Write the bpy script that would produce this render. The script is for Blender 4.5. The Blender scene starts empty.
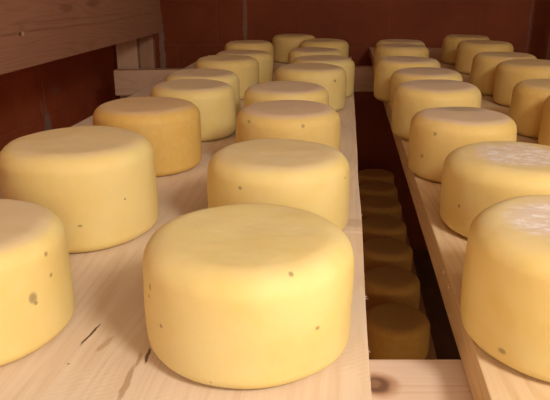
import bpy, bmesh, math, random
from mathutils import Vector, Matrix, noise

random.seed(7)
SC = bpy.context.scene
COL = SC.collection
S = 0.2                      # one wheel diameter in metres
YAW = 0.11054746             # the shelves run along +Y; the camera is turned this much to the left
CA, SA = math.cos(YAW), math.sin(YAW)


def W(x, y, z=0.0):
    """survey frame (wheel diameters, axes along the camera's heading) -> world metres"""
    return Vector(((x * CA - y * SA) * S, (x * SA + y * CA) * S, z * S))


# ------------------------------------------------------------------ materials
class NT:
    def __init__(self, name):
        self.m = bpy.data.materials.new(name)
        self.m.use_nodes = True
        self.t = self.m.node_tree
        self.t.nodes.clear()
        self.out = self.n('ShaderNodeOutputMaterial')
        self.b = self.n('ShaderNodeBsdfPrincipled')
        self.l(self.b.outputs[0], self.out.inputs[0])

    def n(self, typ, **kw):
        nd = self.t.nodes.new(typ)
        for k, v in kw.items():
            setattr(nd, k, v)
        return nd

    def l(self, a, b):
        self.t.links.new(a, b)

    def put(self, sock, v):
        if hasattr(v, 'is_linked') or isinstance(v, bpy.types.NodeSocket):
            self.l(v, sock)
        else:
            sock.default_value = v

    def math(self, op, a, b=0.0, c=None, clamp=False):
        nd = self.n('ShaderNodeMath', operation=op, use_clamp=clamp)
        self.put(nd.inputs[0], a)
        self.put(nd.inputs[1], b)
        if c is not None:
            self.put(nd.inputs[2], c)
        return nd.outputs[0]

    def mix(self, fac, a, b):
        nd = self.n('ShaderNodeMix', data_type='RGBA')
        self.put(nd.inputs[0], fac)
        self.put(nd.inputs[6], a)
        self.put(nd.inputs[7], b)
        return nd.outputs[2]

    def ramp(self, v, lo, hi, a=0.0, b=1.0, smooth=True):
        nd = self.n('ShaderNodeMapRange', interpolation_type='SMOOTHSTEP' if smooth else 'LINEAR')
        self.put(nd.inputs[0], v)
        nd.inputs[1].default_value = lo
        nd.inputs[2].default_value = hi
        nd.inputs[3].default_value = a
        nd.inputs[4].default_value = b
        return nd.outputs[0]

    def noise(self, vec, scale, detail=3.0, rough=0.5, dist=0.0):
        nd = self.n('ShaderNodeTexNoise')
        self.l(vec, nd.inputs['Vector'])
        nd.inputs['Scale'].default_value = scale
        nd.inputs['Detail'].default_value = detail
        nd.inputs['Roughness'].default_value = rough
        nd.inputs['Distortion'].default_value = dist
        return nd.outputs['Fac']

    def mapping(self, vec, loc=(0, 0, 0), rot=(0, 0, 0), scale=(1, 1, 1), typ='POINT'):
        nd = self.n('ShaderNodeMapping', vector_type=typ)
        self.l(vec, nd.inputs[0])
        nd.inputs['Location'].default_value = loc
        nd.inputs['Rotation'].default_value = rot
        nd.inputs['Scale'].default_value = scale
        return nd.outputs[0]

    def blob(self, vec, centre, half, rz=0.0, rx=0.0, soft=0.45):
        """1 inside an ellipsoid with the given half axes, 0 outside"""
        mp = self.n('ShaderNodeMapping', vector_type='TEXTURE')
        self.l(vec, mp.inputs[0])
        mp.inputs['Location'].default_value = centre
        mp.inputs['Rotation'].default_value = (rx, 0, rz)
        mp.inputs['Scale'].default_value = half
        ln = self.n('ShaderNodeVectorMath', operation='LENGTH')
        self.l(mp.outputs[0], ln.inputs[0])
        return self.ramp(ln.outputs['Value'], 1 - soft, 1 + soft, 1.0, 0.0)

    def bump(self, h, strength, dist=0.01):
        nd = self.n('ShaderNodeBump')
        nd.inputs['Strength'].default_value = strength
        nd.inputs['Distance'].default_value = dist
        self.l(h, nd.inputs['Height'])
        self.l(nd.outputs[0], self.b.inputs['Normal'])

    def coords(self, kind='Object'):
        return self.n('ShaderNodeTexCoord').outputs[kind]


def col(r, g, b):
    return (r, g, b, 1.0)


def cheese_material(name, spots=()):
    k = NT(name)
    oc = k.coords()
    oi = k.n('ShaderNodeObjectInfo')
    off = k.n('ShaderNodeVectorMath', operation='ADD')
    comb = k.n('ShaderNodeCombineXYZ')
    r50 = k.math('MULTIPLY', oi.outputs['Random'], 37.0)
    for i in range(3):
        k.l(r50, comb.inputs[i])
    k.l(oc, off.inputs[0])
    k.l(comb.outputs[0], off.inputs[1])
    v = off.outputs[0]

    def attr(nm):
        a = k.n('ShaderNodeAttribute', attribute_type='OBJECT', attribute_name=nm)
        return a.outputs['Fac']
    big = k.noise(v, 11.0, 3.0, 0.55)
    c = k.mix(k.ramp(big, 0.34, 0.66), col(*YEL_A), col(*YEL_B))
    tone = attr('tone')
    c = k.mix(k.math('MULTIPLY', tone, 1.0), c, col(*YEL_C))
    fine = k.noise(v, 70.0, 4.0, 0.6)
    c = k.mix(k.ramp(fine, 0.35, 0.75, 0.0, 0.22), c, col(0.86, 0.66, 0.33))
    # pinkish-tan tint over the flat upper face
    geo = k.n('ShaderNodeNewGeometry')
    sep = k.n('ShaderNodeSeparateXYZ')
    k.l(geo.outputs['Normal'], sep.inputs[0])
    so = k.n('ShaderNodeSeparateXYZ')
    k.l(oc, so.inputs[0])
    top = k.ramp(sep.outputs['Z'], 0.72, 0.985)
    bn = k.noise(v, 17.0, 4.0, 0.6)
    bl = k.math('MULTIPLY', top, k.math('MULTIPLY', attr('top_tint'), k.ramp(bn, 0.25, 0.6, 0.7, 1.0)))
    c = k.mix(bl, c, col(*TOP_TINT))
    # oval dents / dull patches in the tint
    flat = k.mapping(oc, scale=(1, 1, 0))
    dent = k.math('MULTIPLY', k.math('MULTIPLY', k.blob(flat, (0.005, 0.045, 0), (0.042, 0.022, 1), 0.1), attr('dent')), top)
    c = k.mix(k.math('MULTIPLY', dent, 0.8), c, col(0.42, 0.33, 0.22))
    # white crust of dried salt in the middle of the top
    st = k.mapping(v, scale=(1.0, 1.6, 1.0))
    cn = k.noise(st, 55.0, 5.0, 0.65, 0.6)
    rad = k.n('ShaderNodeVectorMath', operation='LENGTH')
    k.l(flat, rad.inputs[0])
    rr = k.math('ADD', rad.outputs['Value'], k.math('MULTIPLY', k.math('SUBTRACT', big, 0.5), 0.06))
    disc = k.ramp(rr, 0.040, 0.074, 1.0, 0.0)
    crust = k.math('MULTIPLY', k.math('MULTIPLY', disc, attr('crust')), top)
    c = k.mix(k.math('MULTIPLY', crust, 0.85), c, col(0.76, 0.61, 0.53))
    c = k.mix(k.math('MULTIPLY', crust, k.ramp(cn, 0.46, 0.62)), c, col(0.93, 0.86, 0.82))
    # pale rub marks on the shoulders
    stv = k.mapping(v, scale=(1.0, 1.0, 2.4))
    rub = k.ramp(k.noise(stv, 24.0, 5.0, 0.6, 1.2), 0.62, 0.74)
    shoulder = k.math('MULTIPLY', k.ramp(sep.outputs['Z'], 0.15, 0.6), k.ramp(sep.outputs['Z'], 0.75, 0.99, 1.0, 0.45))
    c = k.mix(k.math('MULTIPLY', k.math('MULTIPLY', rub, shoulder), 0.45), c, col(0.90, 0.80, 0.62))
    # small pits
    vo = k.n('ShaderNodeTexVoronoi')
    k.l(v, vo.inputs['Vector'])
    vo.inputs['Scale'].default_value = 34.0
    pc = k.n('ShaderNodeSeparateColor')
    k.l(vo.outputs['Color'], pc.inputs[0])
    pit = k.math('MULTIPLY', k.ramp(vo.outputs['Distance'], 0.03, 0.065, 1.0, 0.0), k.math('GREATER_THAN', pc.outputs[0], 0.84))
    c = k.mix(k.math('MULTIPLY', pit, 0.28), c, col(0.30, 0.17, 0.06))
    for p, half in spots:
        c = k.mix(k.math('MULTIPLY', k.blob(oc, p, half), 0.62), c, col(0.20, 0.14, 0.08))
    k.l(c, k.b.inputs['Base Color'])
    k.l(k.ramp(fine, 0.3, 0.7, 0.50, 0.64), k.b.inputs['Roughness'])
    k.b.inputs['Specular IOR Level'].default_value = 0.28
    k.b.inputs['Subsurface Weight'].default_value = 0.45
    k.b.inputs['Subsurface Radius'].default_value = (0.02, 0.012, 0.005)
    k.b.inputs['Subsurface Scale'].default_value = 1.0
    h = k.math('ADD', k.math('MULTIPLY', big, 0.6), k.math('MULTIPLY', fine, 0.10))
    h = k.math('SUBTRACT', h, k.math('MULTIPLY', pit, 0.12))
    k.bump(h, 0.55, 0.008)
    return k.m


def wood_material(name, pale, dark, axis='Y', seed=0.0, ring=26.0, marks=(), grain=0.5, saw=0.0):
    """pine: long soft rings along one axis, fibres, and marks (centre, half, rz, colour, strength)"""
    k = NT(name)
    oc = k.coords()
    sc = {'X': (0.09, 1, 1), 'Y': (1, 0.09, 1), 'Z': (1, 1, 0.09)}[axis]
    sf = {'X': (0.03, 1, 1), 'Y': (1, 0.03, 1), 'Z': (1, 1, 0.03)}[axis]
    v = k.mapping(oc, loc=(seed, seed * 0.7, seed * 1.3), scale=sc)
    warp = k.noise(v, 7.0, 3.0, 0.5)
    nv = k.n('ShaderNodeVectorMath', operation='MULTIPLY_ADD')
    cmb = k.n('ShaderNodeCombineXYZ')
    for i in range(3):
        k.l(warp, cmb.inputs[i])
    k.l(cmb.outputs[0], nv.inputs[0])
    nv.inputs[1].default_value = (0.22, 0.22, 0.22)
    k.l(v, nv.inputs[2])
    wv = k.n('ShaderNodeTexWave', wave_type='BANDS', bands_direction='DIAGONAL')
    k.l(nv.outputs[0], wv.inputs['Vector'])
    wv.inputs['Scale'].default_value = ring
    wv.inputs['Distortion'].default_value = 1.5
    wv.inputs['Detail'].default_value = 2.0
    fib = k.noise(k.mapping(oc, loc=(seed, 0, seed), scale=sf), 260.0, 3.0, 0.6)
    cloud = k.noise(oc, 6.0, 3.0, 0.5)
    f = k.math('ADD', k.math('MULTIPLY', k.ramp(wv.outputs['Fac'], 0.45, 1.0), grain),
               k.math('MULTIPLY', k.ramp(fib, 0.4, 0.75), 0.28))
    f = k.math('ADD', f, k.ramp(cloud, 0.4, 0.7, 0.0, 0.22), clamp=True)
    c = k.mix(f, col(*pale), col(*dark))
    h = k.math('MULTIPLY', fib, 0.5)
    if saw:
        sw = k.n('ShaderNodeTexWave', wave_type='BANDS', bands_direction='X')
        k.l(k.mapping(oc, rot=(0, 0, 1.05)), sw.inputs['Vector'])
        sw.inputs['Scale'].default_value = 55.0
        sw.inputs['Distortion'].default_value = 3.0
        gate = k.ramp(k.noise(oc, 9.0, 2.0), 0.45, 0.62)
        s2 = k.math('MULTIPLY', k.math('MULTIPLY', sw.outputs['Fac'], gate), saw)
        c = k.mix(s2, c, col(*[min(1, q * 1.18) for q in pale]))
        h = k.math('ADD', h, k.math('MULTIPLY', s2, 0.6))
    jig = k.n('ShaderNodeVectorMath', operation='MULTIPLY_ADD')
    jn = k.n('ShaderNodeTexNoise')
    k.l(oc, jn.inputs['Vector'])
    jn.inputs['Scale'].default_value = 60.0
    k.l(jn.outputs['Color'], jig.inputs[0])
    jig.inputs[1].default_value = (0.006, 0.006, 0.006)
    k.l(oc, jig.inputs[2])
    jv = k.mapping(jig.outputs[0], loc=(-0.003, -0.003, -0.003))
    for centre, half, rz, mc, st in marks:
        c = k.mix(k.math('MULTIPLY', k.blob(jv, centre, half, rz, 0.0, 0.3), st), c, col(*mc))
    k.l(c, k.b.inputs['Base Color'])
    k.b.inputs['Roughness'].default_value = 0.62
    k.b.inputs['Specular IOR Level'].default_value = 0.25
    k.bump(h, 0.25, 0.003)
    return k.m


def wall_material(name, base, dark, joints, kind):
    """dark red painted masonry; joints = (centre, half axes, strength) of the mortar one can see"""
    k = NT(name)
    oc = k.coords()
    n1 = k.noise(oc, 3.0, 4.0, 0.6)
    n2 = k.noise(oc, 40.0, 4.0, 0.6)
    c = k.mix(k.ramp(n1, 0.3, 0.7), col(*base), col(*dark))
    br = k.n('ShaderNodeTexBrick')
    rot = (math.pi / 2, 0, 0) if kind == 'back' else (math.pi / 2, 0, math.pi / 2)
    mp = k.mapping(oc, rot=rot, typ='TEXTURE')
    k.l(mp, br.inputs['Vector'])
    br.inputs['Scale'].default_value = 1.0
    br.inputs['Brick Width'].default_value = 0.48
    br.inputs['Row Height'].default_value = 0.245
    br.inputs['Mortar Size'].default_value = 0.007
    br.inputs['Mortar Smooth'].default_value = 0.4
    br.inputs['Color1'].default_value = (0, 0, 0, 1)
    br.inputs['Color2'].default_value = (0, 0, 0, 1)
    br.inputs['Mortar'].default_value = (1, 1, 1, 1)
    c = k.mix(k.math('MULTIPLY', br.outputs['Fac'], 0.07), c, col(0.30, 0.19, 0.15))
    jn = k.n('ShaderNodeTexNoise')
    k.l(oc, jn.inputs['Vector'])
    jn.inputs['Scale'].default_value = 26.0
    jig = k.n('ShaderNodeVectorMath', operation='MULTIPLY_ADD')
    k.l(jn.outputs['Color'], jig.inputs[0])
    jig.inputs[1].default_value = (0.02, 0.02, 0.02)
    k.l(oc, jig.inputs[2])
    jv = k.mapping(jig.outputs[0], loc=(-0.01, -0.01, -0.01))
    for centre, half, rx, st in joints:
        c = k.mix(k.math('MULTIPLY', k.blob(jv, centre, half, 0.0, rx, 0.3), st), c, col(0.40, 0.31, 0.26))
    k.l(c, k.b.inputs['Base Color'])
    k.b.inputs['Roughness'].default_value = 0.6
    k.b.inputs['Specular IOR Level'].default_value = 0.2
    k.bump(k.math('SUBTRACT', n2, k.math('MULTIPLY', br.outputs['Fac'], 1.0)), 0.3, 0.006)
    return k.m


def plain_material(name, a, b, scale=8.0, rough=0.8):
    k = NT(name)
    oc = k.coords()
    c = k.mix(k.ramp(k.noise(oc, scale, 5.0, 0.6), 0.3, 0.7), col(*a), col(*b))
    k.l(c, k.b.inputs['Base Color'])
    k.b.inputs['Roughness'].default_value = rough
    return k.m


YEL_A = (0.83, 0.69, 0.325)
YEL_B = (0.80, 0.63, 0.245)
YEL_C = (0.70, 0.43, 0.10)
TOP_TINT = (0.68, 0.52, 0.42)
PINE = (0.78, 0.63, 0.49)
PINE_D = (0.66, 0.47, 0.32)


# ------------------------------------------------------------------ object helpers
def link(name, bm, mat, parent=None, loc=(0, 0, 0), rz=0.0, smooth=False):
    me = bpy.data.meshes.new(name)
    bm.normal_update()
    bm.to_mesh(me)
    bm.free()
    if mat:
        me.materials.append(mat)
    if smooth:
        for p in me.polygons:
            p.use_smooth = True
    o = bpy.data.objects.new(name, me)
    COL.objects.link(o)
    o.location = loc
    o.rotation_euler = (0, 0, rz)
    if parent:
        o.parent = parent
    return o


def tag(o, label, cat, group=None):
    o['label'] = label
    o['category'] = cat
    if group:
        o['group'] = group


def lumber(x0, x1, y0, y1, z0, z1, bev=0.004, seg_axis=None, n=1, wob=0.0, seed=0):
    """a sawn timber: box with eased edges, cut into n lengths so its edges can wander a little"""
    bm = bmesh.new()
    bmesh.ops.create_cube(bm, size=1.0)
    for v in bm.verts:
        v.co = Vector((x0 + (v.co.x + .5) * (x1 - x0), y0 + (v.co.y + .5) * (y1 - y0), z0 + (v.co.z + .5) * (z1 - z0)))
    bmesh.ops.bevel(bm, geom=list(bm.edges), offset=bev, segments=2, profile=0.6, affect='EDGES')
    if n > 1:
        ax = 'xyz'.index(seg_axis)
        lo, hi = ((x0, x1), (y0, y1), (z0, z1))[ax]
        nrm = [0, 0, 0]
        nrm[ax] = 1
        for i in range(1, n):
            pt = [0, 0, 0]
            pt[ax] = lo + (hi - lo) * i / n
            bmesh.ops.bisect_plane(bm, geom=bm.verts[:] + bm.edges[:] + bm.faces[:], plane_co=pt, plane_no=nrm)
        if wob:
            for v in bm.verts:
                t = v.co[ax] * 4.0
                for q in range(2):
                    if q == 0 and q != ax:
                        v.co[q] += wob * noise.noise(Vector((t, seed + q * 7.1, (1 if v.co[q] > 0 else -1) * 3.0)))
    return bm


# ------------------------------------------------------------------ the cellar
R_FLOOR = -1.22
U0, U1, V0, V1, ZC = -1.35, 1.55, -2.0, 3.56, 1.75
T = 0.10


def wall(name, x0, x1, y0, y1, z0, z1, mat):
    bm = bmesh.new()
    bmesh.ops.create_cube(bm, size=1.0)
    for v in bm.verts:
        v.co = Vector((x0 + (v.co.x + .5) * (x1 - x0), y0 + (v.co.y + .5) * (y1 - y0), z0 + (v.co.z + .5) * (z1 - z0)))
    o = link(name, bm, mat)
    o['kind'] = 'structure'
    return o


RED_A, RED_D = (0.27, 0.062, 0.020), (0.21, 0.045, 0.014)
m_back = wall_material('painted_brick_back', RED_A, RED_D, [
    ((-0.565, 3.56, 0.16), (0.012, 0.05, 0.20), 0.0, 0.35),
    ((-1.054, 3.56, -0.05), (0.016, 0.05, 0.22), 0.0, 0.55),
    ((0.985, 3.56, 0.11), (0.008, 0.05, 0.18), 0.0, 0.22)], 'back')
m_left = wall_material('painted_brick_left', (0.56, 0.135, 0.055), (0.45, 0.10, 0.04), [  # brighter red than the back wall: light on it put into the colour
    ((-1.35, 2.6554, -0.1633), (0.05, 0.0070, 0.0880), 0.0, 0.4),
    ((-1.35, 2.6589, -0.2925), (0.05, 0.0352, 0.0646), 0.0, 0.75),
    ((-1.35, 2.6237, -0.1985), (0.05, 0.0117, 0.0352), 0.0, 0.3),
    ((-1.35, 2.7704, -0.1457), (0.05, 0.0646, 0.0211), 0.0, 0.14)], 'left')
m_plaster = plain_material('limewash', (0.52, 0.42, 0.34), (0.44, 0.34, 0.27), 4.0)
m_floor = plain_material('clay_floor', (0.20, 0.10, 0.06), (0.14, 0.07, 0.04), 9.0)
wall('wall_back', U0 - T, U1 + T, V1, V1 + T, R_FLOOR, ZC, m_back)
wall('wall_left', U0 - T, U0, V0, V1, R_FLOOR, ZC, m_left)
wall('wall_right', U1, U1 + T, V0, V1, R_FLOOR, ZC, m_plaster)
wall('wall_front', U0 - T, U1 + T, V0 - T, V0, R_FLOOR, ZC, m_plaster)
wall('floor', U0 - T, U1 + T, V0 - T, V1 + T, R_FLOOR - T, R_FLOOR, m_floor)
wall('ceiling', U0 - T, U1 + T, V0 - T, V1 + T, ZC, ZC + T, m_plaster)

# ------------------------------------------------------------------ shelf boards
BT = 0.044                   # board thickness
BROWN = (0.33, 0.17, 0.08)


def mk(px, py, hx, hy, rz, c, st, cx, cy):
    return ((px - cx, py - cy, 0.0), (hx, hy, 0.3), rz, c, st)


LB = (-0.662, 0.0335, -0.60, 3.02)       # left board u0,u1,v0,v1
lcx, lcy = (LB[0] + LB[1]) / 2, (LB[2] + LB[3]) / 2
marks_left = [
    mk(-0.2427, 0.5126, 0.0016, 0.020, -0.086, (0.10, 0.045, 0.02), 0.95, lcx, lcy),
    mk(-0.2219, 0.497, 0.0036, 0.014, -0.25, (0.52, 0.33, 0.20), 0.75, lcx, lcy),
    mk(-0.1805, 0.440, 0.0030, 0.027, 0.06, (0.42, 0.27, 0.15), 0.75, lcx, lcy),
    mk(-0.1805, 0.475, 0.0020, 0.011, 0.12, (0.42, 0.27, 0.15), 0.75, lcx, lcy),
    mk(-0.1745, 0.4835, 0.0018, 0.013, 0.18, (0.12, 0.06, 0.03), 0.9, lcx, lcy),
    mk(-0.2442, 0.4626, 0.0012, 0.0012, 0.0, (0.12, 0.06, 0.03), 0.8, lcx, lcy),
    mk(0.0220, 0.8480, 0.018, 0.017, 0.0, (0.50, 0.34, 0.24), 0.45, lcx, lcy),
    mk(0.0220, 0.8120, 0.018, 0.004, 0.0, (0.86, 0.73, 0.62), 0.6, lcx, lcy),
]
m_board_l = wood_material('pine_board_left', PINE, PINE_D, 'Y', 0.31, 22.0, marks_left, 0.27, 0.16)
lb = link('shelf_board', lumber(LB[0] - lcx, LB[1] - lcx, LB[2] - lcy, LB[3] - lcy, -BT / 2, BT / 2, 0.0016, 'y', 60, 0.0018, 1),
          m_board_l, None, (lcx, lcy, -BT / 2))
tag(lb, 'wide pale pine shelf board on the left carrying two rows of cheese', 'shelf board', 'pine shelf boards')

RB = (0.1335, 0.845, -0.60, 3.50)
rcx, rcy = (RB[0] + RB[1]) / 2, (RB[2] + RB[3]) / 2
m_board_r = wood_material('pine_board_right', (0.77, 0.58, 0.37), (0.64, 0.43, 0.23), 'Y', 1.7, 24.0, (), 0.45, 0.2)  # yellower than the left board: warm bounce light put into the colour
rb = link('shelf_board', lumber(RB[0] - rcx, RB[1] - rcx, RB[2] - rcy, RB[3] - rcy, -BT / 2, BT / 2, 0.0016, 'y', 60, 0.0018, 5),
          m_board_r, None, (rcx, rcy, -BT / 2))
tag(rb, 'pine shelf board on the right of the dark gap, its sawn side showing', 'shelf board', 'pine shelf boards')


def splinter(parent, u, v, ln, seed):
    """a few torn fibres standing off the sawn edge"""
    rnd = random.Random(seed)
    bm = bmesh.new()
    for i in range(4):
        a = rnd.uniform(-0.9, 0.9)
        b0 = Vector((-0.002, rnd.uniform(-.004, .004), rnd.uniform(-.001, .001)))
        d = Vector((math.cos(a), math.sin(a), rnd.uniform(-.1, .4))) * ln * rnd.uniform(.5, 1)
        w = 0.0007
        base = [bm.verts.new(b0 + Vector((0, w * math.cos(t), w * math.sin(t)))) for t in (0, 2.1, 4.2)]
        tip = bm.verts.new(b0 + d)
        bm.faces.new(base[::-1])
        for j in range(3):
            bm.faces.new((base[j], base[(j + 1) % 3], tip))
    link('splinter', bm, parent.data.materials[0], parent, Vector((u, v, -0.002)) - parent.location)


for i, (u, v) in enumerate([(0.0335, 0.881), (0.0335, 0.810), (0.0335, 0.623), (0.0335, 0.515), (0.0335, 0.84)]):
    splinter(lb, u, v, 0.006, i)
for i, (u, v) in enumerate([(0.1335, 0.66), (0.1335, 0.70)]):
    s = splinter(rb, u, v, -0.005, 10 + i)

LZ = -3.5 * S                # top of the lower board
WB = (-0.50, 0.30, 0.20, 3.30)
wcx, wcy = (WB[0] + WB[1]) / 2, (WB[2] + WB[3]) / 2
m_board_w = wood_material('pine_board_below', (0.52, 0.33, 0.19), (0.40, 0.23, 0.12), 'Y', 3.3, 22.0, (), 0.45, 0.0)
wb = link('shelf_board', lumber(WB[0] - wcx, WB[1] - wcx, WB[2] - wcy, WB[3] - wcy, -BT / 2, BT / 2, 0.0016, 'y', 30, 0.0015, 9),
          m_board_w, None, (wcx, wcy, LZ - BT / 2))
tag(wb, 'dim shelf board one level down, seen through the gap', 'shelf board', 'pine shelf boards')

# ------------------------------------------------------------------ shelf frame: rail, studs, crossbars
frame = bpy.data.objects.new('timber_rack', None)
COL.objects.link(frame)
frame.location = (-1.05, 2.78, R_FLOOR)
tag(frame, 'rough timber rack of rail, posts and crossbars under the cheese boards', 'rack')
FL = Vector(frame.location)


def frame_part(name, bm, mat, loc, rz=0.0):
    o = link(name, bm, mat, frame, Vector(loc) - FL, rz)
    return o


# side rail, high on the left
bu, bv0, bv1, bz0, bz1 = -0.844, -0.30, 2.866, 0.117, 0.40
rl = (bv1 - bv0)
rc = (bu - 0.025, (bv0 + bv1) / 2, (bz0 + bz1) / 2)
RAILC = (0.42, 0.205, 0.125)


def rm(v, z, hv, hz, c, st):
    return ((0.025, v - rc[1], z - rc[2]), (0.03, hv, hz), 0.0, c, st)


m_rail = wood_material('pine_rail', RAILC, (0.32, 0.145, 0.085), 'Y', 5.2, 17.0, [
    rm(1.573, 0.2068, 0.006, 0.006, (0.12, 0.05, 0.02), 0.9),
    rm(1.588, 0.2068, 0.006, 0.005, (0.75, 0.55, 0.40), 0.5),
    rm(1.52, 0.2090, 0.05, 0.0035, (0.20, 0.09, 0.05), 0.5),
    rm(1.70, 0.2110, 0.10, 0.0035, (0.20, 0.09, 0.05), 0.45),
    rm(1.90, 0.2060, 0.14, 0.0035, (0.20, 0.09, 0.05), 0.45),
    rm(2.20, 0.2030, 0.22, 0.0035, (0.20, 0.09, 0.05), 0.4),
    rm(2.55, 0.2080, 0.22, 0.0035, (0.20, 0.09, 0.05), 0.35),
    rm(1.62, 0.2330, 0.10, 0.0030, (0.20, 0.09, 0.05), 0.3),
    rm(1.85, 0.2290, 0.16, 0.0030, (0.20, 0.09, 0.05), 0.35),
    rm(2.20, 0.2240, 0.25, 0.0030, (0.20, 0.09, 0.05), 0.3),
    rm(1.87, 0.262, 0.045, 0.012, (0.20, 0.09, 0.05), 0.5),
    rm(2.08, 0.268, 0.06, 0.010, (0.20, 0.09, 0.05), 0.5)], 0.35, 0.0)
frame_part('side_rail', lumber(-0.025, 0.025, -rl / 2, rl / 2, -(bz1 - bz0) / 2, (bz1 - bz0) / 2, 0.003, 'y', 24, 0.0012, 3), m_rail, rc)

m_post = wood_material('pine_post', (0.62, 0.42, 0.29), (0.50, 0.31, 0.20), 'Z', 2.2, 20.0, (), 0.3, 0.0)
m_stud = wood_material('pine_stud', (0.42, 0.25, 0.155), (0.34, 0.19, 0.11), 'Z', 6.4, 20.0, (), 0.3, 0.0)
# two studs nailed together, the second set a little further back
pw = W(-3.475, 14.86)
frame_part('post', lumber(-0.049, 0.049, -0.025, 0.025, R_FLOOR, ZC, 0.003), m_post, (pw.x, pw.y, 0), YAW)
pw2 = W(-3.045, 15.05)
frame_part('post', lumber(-0.034, 0.034, -0.028, 0.028, R_FLOOR, ZC, 0.003), m_stud, (pw2.x, pw2.y, 0), YAW)

BARC, BARD = (0.66, 0.43, 0.30), (0.52, 0.32, 0.21)
# far crossbar (its left end sticks out past the left board)
fa, fb = W(-3.70, 14.24), W(6.55, 15.22)
fdir = (fb - fa)
flen, fang = fdir.length, math.atan2(fdir.y, fdir.x)
m_bar = wood_material('pine_bar_far', BARC, BARD, 'X', 4.1, 20.0, (), 0.35, 0.0)
nrm = Vector((-math.sin(fang), math.cos(fang), 0))
fm = (fa + fb) / 2 + nrm * 0.03
frame_part('crossbar', lumber(-flen / 2, flen / 2, -0.03, 0.03, -0.116, 0, 0.006), m_bar, (fm.x, fm.y, -BT - 0.0004), fang)
# near crossbar: a broad plank lying flat under both boards, with a big knot
na, nb = W(-4.9, 2.42), W(6.4, 2.42)
nm = (na + nb) / 2
nl = (nb - na).length
inv = Matrix.Translation((nm.x, nm.y, -BT)) @ Matrix.Rotation(YAW, 4, 'Z')
kn = inv.inverted() @ Vector((0.0465, 0.5235, -0.044))
m_near = wood_material('pine_bar_near', (0.76, 0.57, 0.45), (0.64, 0.44, 0.32), 'X', 7.7, 18.0, [
    ((kn.x, kn.y, 0), (0.019, 0.019, 0.3), 0.0, (0.46, 0.26, 0.16), 0.85),
    ((kn.x - 0.002, kn.y, 0), (0.013, 0.0135, 0.3), 0.0, (0.17, 0.085, 0.05), 0.95),
    ((kn.x - 0.004, kn.y + 0.002, 0), (0.006, 0.007, 0.3), 0.0, (0.34, 0.19, 0.12), 0.7)], 0.4, 0.0)
frame_part('crossbar', lumber(-nl / 2, nl / 2, -0.076, 0.076, -0.06, 0, 0.003), m_near, (nm.x, nm.y, -BT - 0.0004), YAW)
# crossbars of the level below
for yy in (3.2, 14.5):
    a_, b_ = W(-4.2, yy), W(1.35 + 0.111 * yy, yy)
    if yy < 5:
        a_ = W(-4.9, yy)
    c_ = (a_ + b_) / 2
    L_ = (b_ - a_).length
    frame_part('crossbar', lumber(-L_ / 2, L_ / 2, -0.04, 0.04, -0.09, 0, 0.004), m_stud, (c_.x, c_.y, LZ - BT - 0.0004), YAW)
# the near bars are carried by studs against the left and right walls
for x_, y_ in ((-5.15, 2.9), (6.62, 2.9), (6.75, 15.0)):
    q = W(x_, y_)
    frame_part('post', lumber(-0.035, 0.035, -0.045, 0.045, R_FLOOR, ZC, 0.003), m_stud, (q.x, q.y, 0), YAW)

# ------------------------------------------------------------------ cheese wheels
AT, CT, AB, CB, BU, DOME = 0.2316, 0.2553, 0.1399, 0.1505, 0.028, 0.006


def cheese_mesh(R, H, seed, seg=64):
    z, r = [], []

    def side(zz):
        s = (zz - H * .45) / (H * .55)
        return R * (1 - BU * s * s)
    at, ct, ab, cb, dm = AT * R, CT * R, AB * R, CB * R, DOME * R
    for i in range(9):
        a = math.pi / 2 * i / 8
        zz = ab - ab * math.cos(a)
        r.append(side(zz) - cb * (1 - math.sin(a)))
        z.append(zz)
    for i in range(1, 8):
        zz = ab + (H - dm - at - ab) * i / 8
        r.append(side(zz))
        z.append(zz)
    for i in range(13):
        a = math.pi / 2 * i / 12
        zz = H - dm - at + at * math.sin(a)
        r.append(side(zz) - ct * (1 - math.cos(a)))
        z.append(zz)
    rr = r[-1]
    for i in range(1, 8):
        q = 1 - i / 8
        r.append(rr * q)
        z.append(H - dm * q * q)
    bm = bmesh.new()
    rings = []
    off = Vector((seed * 3.7, seed * 1.9, seed * 5.3))
    for rr, zz in zip(r, z):
        ring = []
        for j in range(seg):
            t = 2 * math.pi * j / seg
            p = Vector((rr * math.cos(t), rr * math.sin(t), zz))
            q = p / (2 * R)
            w = 0.012 * noise.noise(q * 2.2 + off) + 0.004 * noise.noise(q * 6.5 + off)
            dr = w * 2 * R * min(1, rr / (0.5 * R))
            p.x += dr * math.cos(t)
            p.y += dr * math.sin(t)
            k = max(0.0, (zz / H - 0.5) * 2)
            p.z += k * 2 * R * (0.010 * noise.noise(Vector((q.x, q.y, 0)) * 2.0 + off) + 0.003 * noise.noise(Vector((q.x, q.y, 0)) * 7.0 + off))
            ring.append(bm.verts.new(p))
        rings.append(ring)
    for a, b in zip(rings, rings[1:]):
        for j in range(seg):
            bm.faces.new((a[j], a[(j + 1) % seg], b[(j + 1) % seg], b[j]))
    bm.faces.new(rings[0][::-1])
    cz = sum(v.co.z for v in rings[-1]) / seg
    c = bm.verts.new((0, 0, cz))
    for j in range(seg):
        bm.faces.new((rings[-1][j], rings[-1][(j + 1) % seg], c))
    return bm


m_cheese = cheese_material('cheese_rind')
G1, G2, G3 = 'cheese wheels on the left board', 'cheese wheels on the right board', 'cheese wheels on the shelf below'
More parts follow.
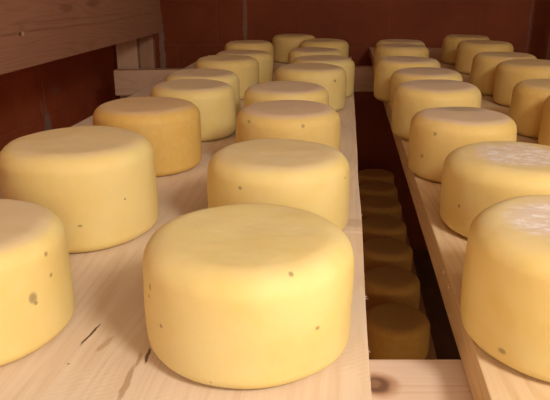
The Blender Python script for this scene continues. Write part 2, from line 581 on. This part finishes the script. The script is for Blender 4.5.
# key: x, y, radius, height, bloom, tone, crust, dent, group, label
WHEELS = {
 'A': (-0.125, 2.675, 0.499, 0.562, .10, .00, 0, .0, G1, 'big yellow cheese wheel in front centre, nearest the gap and seen whole'),
 'B': (0.028, 4.161, 0.501, 0.558, .35, .05, 0, .0, G1, 'yellow cheese wheel directly behind the big front centre wheel, streaked pale on top'),
 'C': (0.12, 5.686, 0.492, 0.576, .75, .45, 0, .0, G1, 'cheese wheel with two small dark pits, third from the front along the gap'),
 'D': (0.127, 6.924, 0.484, 0.573, .75, .15, 0, .0, G1, 'cheese wheel showing its top above the two-pitted one, fourth along the gap'),
 'E': (0.487, 8.612, 0.505, 0.582, .55, .15, 0, .0, G1, 'cheese wheel with one dark pit at upper right, fifth along the gap'),
 'F': (0.745, 9.677, 0.493, 0.577, .55, .15, 0, .0, G1, 'cheese wheel sticking out right behind the one-pitted wheel, sixth along the gap'),
 'G': (0.708, 11.021, 0.483, 0.573, .70, .20, 0, .0, G1, 'pale-topped cheese wheel mostly hidden, third from the far end of the left board\'s gap side'),
 'H': (0.988, 12.735, 0.502, 0.581, .35, .35, 0, .0, G1, 'far brownish cheese wheel at the left board\'s far end beside the gap'),
 'I': (0.428, 14.088, 0.496, 0.578, .30, .45, 0, .0, G1, 'tallest-looking far cheese wheel at the left board\'s far end, midway between both rows'),
 'J': (-1.509, 2.739, 0.476, 0.572, .55, .12, 0, .0, G1, 'cheese wheel cut off by the left picture edge, front left corner, large dark pit'),
 'K': (-1.361, 4.11, 0.52, 0.655, .35, .15, 0, .0, G1, 'large tall cheese wheel at left, second in the row by the wall'),
 'L': (-1.207, 5.741, 0.504, 0.594, .50, .85, 0, .0, G1, 'deep golden cheese wheel, third in the row by the left wall'),
 'M': (-0.937, 7.038, 0.486, 0.58, .60, .15, 0, .0, G1, 'cheese wheel just behind the deep golden one, fourth in the row by the wall'),
 'N': (-0.94, 8.054, 0.486, 0.574, .60, .05, 0, .0, G1, 'cheese wheel showing a thin top strip, fifth in the row by the wall'),
 'O': (-0.738, 9.611, 0.497, 0.588, .40, .25, 0, .0, G1, 'cheese wheel standing out above its neighbours, sixth in the row by the wall'),
 'P': (-0.53, 10.599, 0.498, 0.572, .50, .30, 0, .0, G1, 'cheese wheel second from the back in the row by the wall, mostly hidden'),
 'Q': (-0.506, 12.451, 0.491, 0.576, .50, .40, 0, .0, G1, 'last cheese wheel at the back of the row by the left wall'),
 'R': (1.421, 2.662, 0.497, 0.612, .25, .12, 1.0, .0, G2, 'nearest cheese wheel on the right board, big white crust on top'),
 'S': (1.712, 4.142, 0.512, 0.535, .22, .10, .85, .0, G2, 'white-crusted cheese wheel directly behind the nearest one on the right board'),
 'T': (1.698, 5.483, 0.468, 0.552, .80, .45, 0, 1., G2, 'cheese wheel with pinkish top and dark oval dent, third along the right board\'s gap side'),
 'U': (1.829, 6.951, 0.485, 0.59, .80, .20, 0, .3, G2, 'pinkish-topped cheese wheel, fourth along the right board\'s gap side'),
 'V': (2.02, 8.265, 0.47, 0.567, .80, .20, 0, .5, G2, 'cheese wheel showing mainly its dull top, fifth along the right board\'s gap side'),
 'W': (1.977, 9.308, 0.481, 0.605, .75, .30, 0, .3, G2, 'cheese wheel standing closest to the board\'s edge, sixth along the right board\'s gap side'),
 'X': (2.353, 11.674, 0.497, 0.579, .55, .35, 0, .0, G2, 'second last cheese wheel on the right board\'s gap side'),
 'Y': (2.521, 12.701, 0.491, 0.576, .55, .35, 0, .0, G2, 'last cheese wheel at the far end of the right board\'s gap side'),
 'Z1': (4.17, 13.795, 0.504, 0.583, .40, .55, 0, .0, G2, 'farthest cheese wheel in the right board\'s outer row, against the red wall'),
 'Z2': (4.085, 12.25, 0.527, 0.594, .35, .50, 0, .0, G2, 'broad cheese wheel second from the far end of the right board\'s outer row'),
 'Z3': (3.638, 9.912, 0.495, 0.607, .45, .55, 0, .0, G2, 'cheese wheel third from the far end of the right board\'s outer row'),
 'Z4': (3.68, 8.909, 0.499, 0.601, .40, .55, 0, .0, G2, 'golden cheese wheel fourth from the far end of the right board\'s outer row'),
 'Z5': (3.244, 7.084, 0.487, 0.58, .40, .60, 0, .0, G2, 'golden cheese wheel at the right edge, second nearest of the outer row'),
 'Z6': (3.215, 6.103, 0.494, 0.606, .30, .80, 0, .0, G2, 'narrow sliver of golden cheese wheel cut off by the right picture edge'),
}
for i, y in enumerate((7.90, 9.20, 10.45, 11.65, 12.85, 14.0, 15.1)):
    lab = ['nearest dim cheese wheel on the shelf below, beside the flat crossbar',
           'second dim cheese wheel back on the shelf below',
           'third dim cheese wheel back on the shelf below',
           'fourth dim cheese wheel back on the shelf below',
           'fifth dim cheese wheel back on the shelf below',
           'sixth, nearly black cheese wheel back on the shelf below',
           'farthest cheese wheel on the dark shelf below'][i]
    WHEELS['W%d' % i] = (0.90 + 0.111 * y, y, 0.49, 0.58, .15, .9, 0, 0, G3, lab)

# dark pits one can see, as offsets (angle round the wheel from the camera-facing side, height) measured on the photo
CAMP = Vector((0, 0, 0.3316))
FPX, PITCH = 614.894, math.radians(19.41533)


def ray(u, v):
    a, b = (u - 275) / FPX, (v - 200) / FPX
    d = Vector((a, math.cos(PITCH) - b * math.sin(PITCH), -math.sin(PITCH) - b * math.cos(PITCH)))
    return Vector((d.x * CA - d.y * SA, d.x * SA + d.y * CA, d.z)).normalized()


PITS = {'A': [(291, 274, .0021, .0042), (317.5, 328, .0022, .0018), (150, 287, .0022, .003), (149, 296, .0016, .0016), (161, 326, .002, .002)],
        'B': [(240, 188, .0026, .0022), (345, 178, .0016, .0016)],
        'C': [(249, 121.5, .0034, .003), (303, 126, .003, .003)],
        'E': [(335, 81, .0042, .0036)],
        'J': [(33, 298, .0042, .0052), (46, 254, .0022, .0022), (51, 275, .002, .002), (36, 303, .002, .002)],
        'K': [(80, 226, .003, .0015), (125, 199, .0015, .0015)],
        'R': [(502, 351, .0038, .0026)],
        'T': [(435, 134, .003, .003), (422, 156, .0034, .0034)],
        'S': [(459, 206, .0022, .0022)]}
n = 0
for key, (x, y, R, H, top_tint, tone, crust, dent, grp, label) in WHEELS.items():
    n += 1
    zb = LZ if grp is G3 else 0.0
    mat = m_cheese
    base = W(x, y)
    base.z = zb + 0.0004
    rz = -0.11 if key not in 'RST' else 0.0
    o = link('cheese_wheel', cheese_mesh(R * S, H * S, n), mat, None, base, 0.0, True)
    if key in PITS:
        sp = []
        for (pu, pv, a, b) in PITS[key]:
            d = ray(pu, pv)
            ok, loc, nn, fi = o.ray_cast(CAMP - base, d)
            if ok:
                sp.append((tuple(loc), (a, a, b)))
        o.data.materials[0] = cheese_material('cheese_rind_pitted', sp)
    o['top_tint'], o['tone'], o['crust'], o['dent'] = top_tint, tone, float(crust), float(dent)
    tag(o, label, 'cheese', grp)

# ------------------------------------------------------------------ lights
def lamp(name, loc, watts, colour, radius):
    ld = bpy.data.lights.new(name, 'POINT')
    ld.energy = watts
    ld.color = colour
    ld.shadow_soft_size = radius
    o = bpy.data.objects.new(name, ld)
    COL.objects.link(o)
    o.location = loc
    return o


lamp('cellar_bulb', (0.80, -0.32, 1.02), 54.0, (1.0, 0.955, 0.83), 0.17)
lamp('front_fill', (0.14, -0.55, 0.46), 11.0, (1.0, 0.955, 0.83), 0.17)  # unseen fill behind the camera, added to lift the wheel fronts
lamp('lower_shelf_fill', (0.14, -0.25, -0.15), 7.5, (1.0, 0.70, 0.32), 0.12)  # unseen fill under the boards, added to brighten the lower wheels

wd = bpy.data.worlds.new('cellar_air')
SC.world = wd
wd.use_nodes = True
wd.node_tree.nodes['Background'].inputs[0].default_value = (1.0, 0.7, 0.5, 1)
wd.node_tree.nodes['Background'].inputs[1].default_value = 0.02

# ------------------------------------------------------------------ camera
cd = bpy.data.cameras.new('camera')
cd.sensor_width = 36.0
cd.lens = FPX / 550 * 36.0
cd.clip_start = 0.02
cam = bpy.data.objects.new('camera', cd)
COL.objects.link(cam)
cam.location = CAMP
cam.rotation_euler = (math.pi / 2 - PITCH, 0, YAW)
SC.camera = cam

vs = SC.view_settings
vs.view_transform = 'Standard'
vs.look = 'None'
vs.gamma = 1.0
vs.use_curve_mapping = False
vs.exposure = 0.25
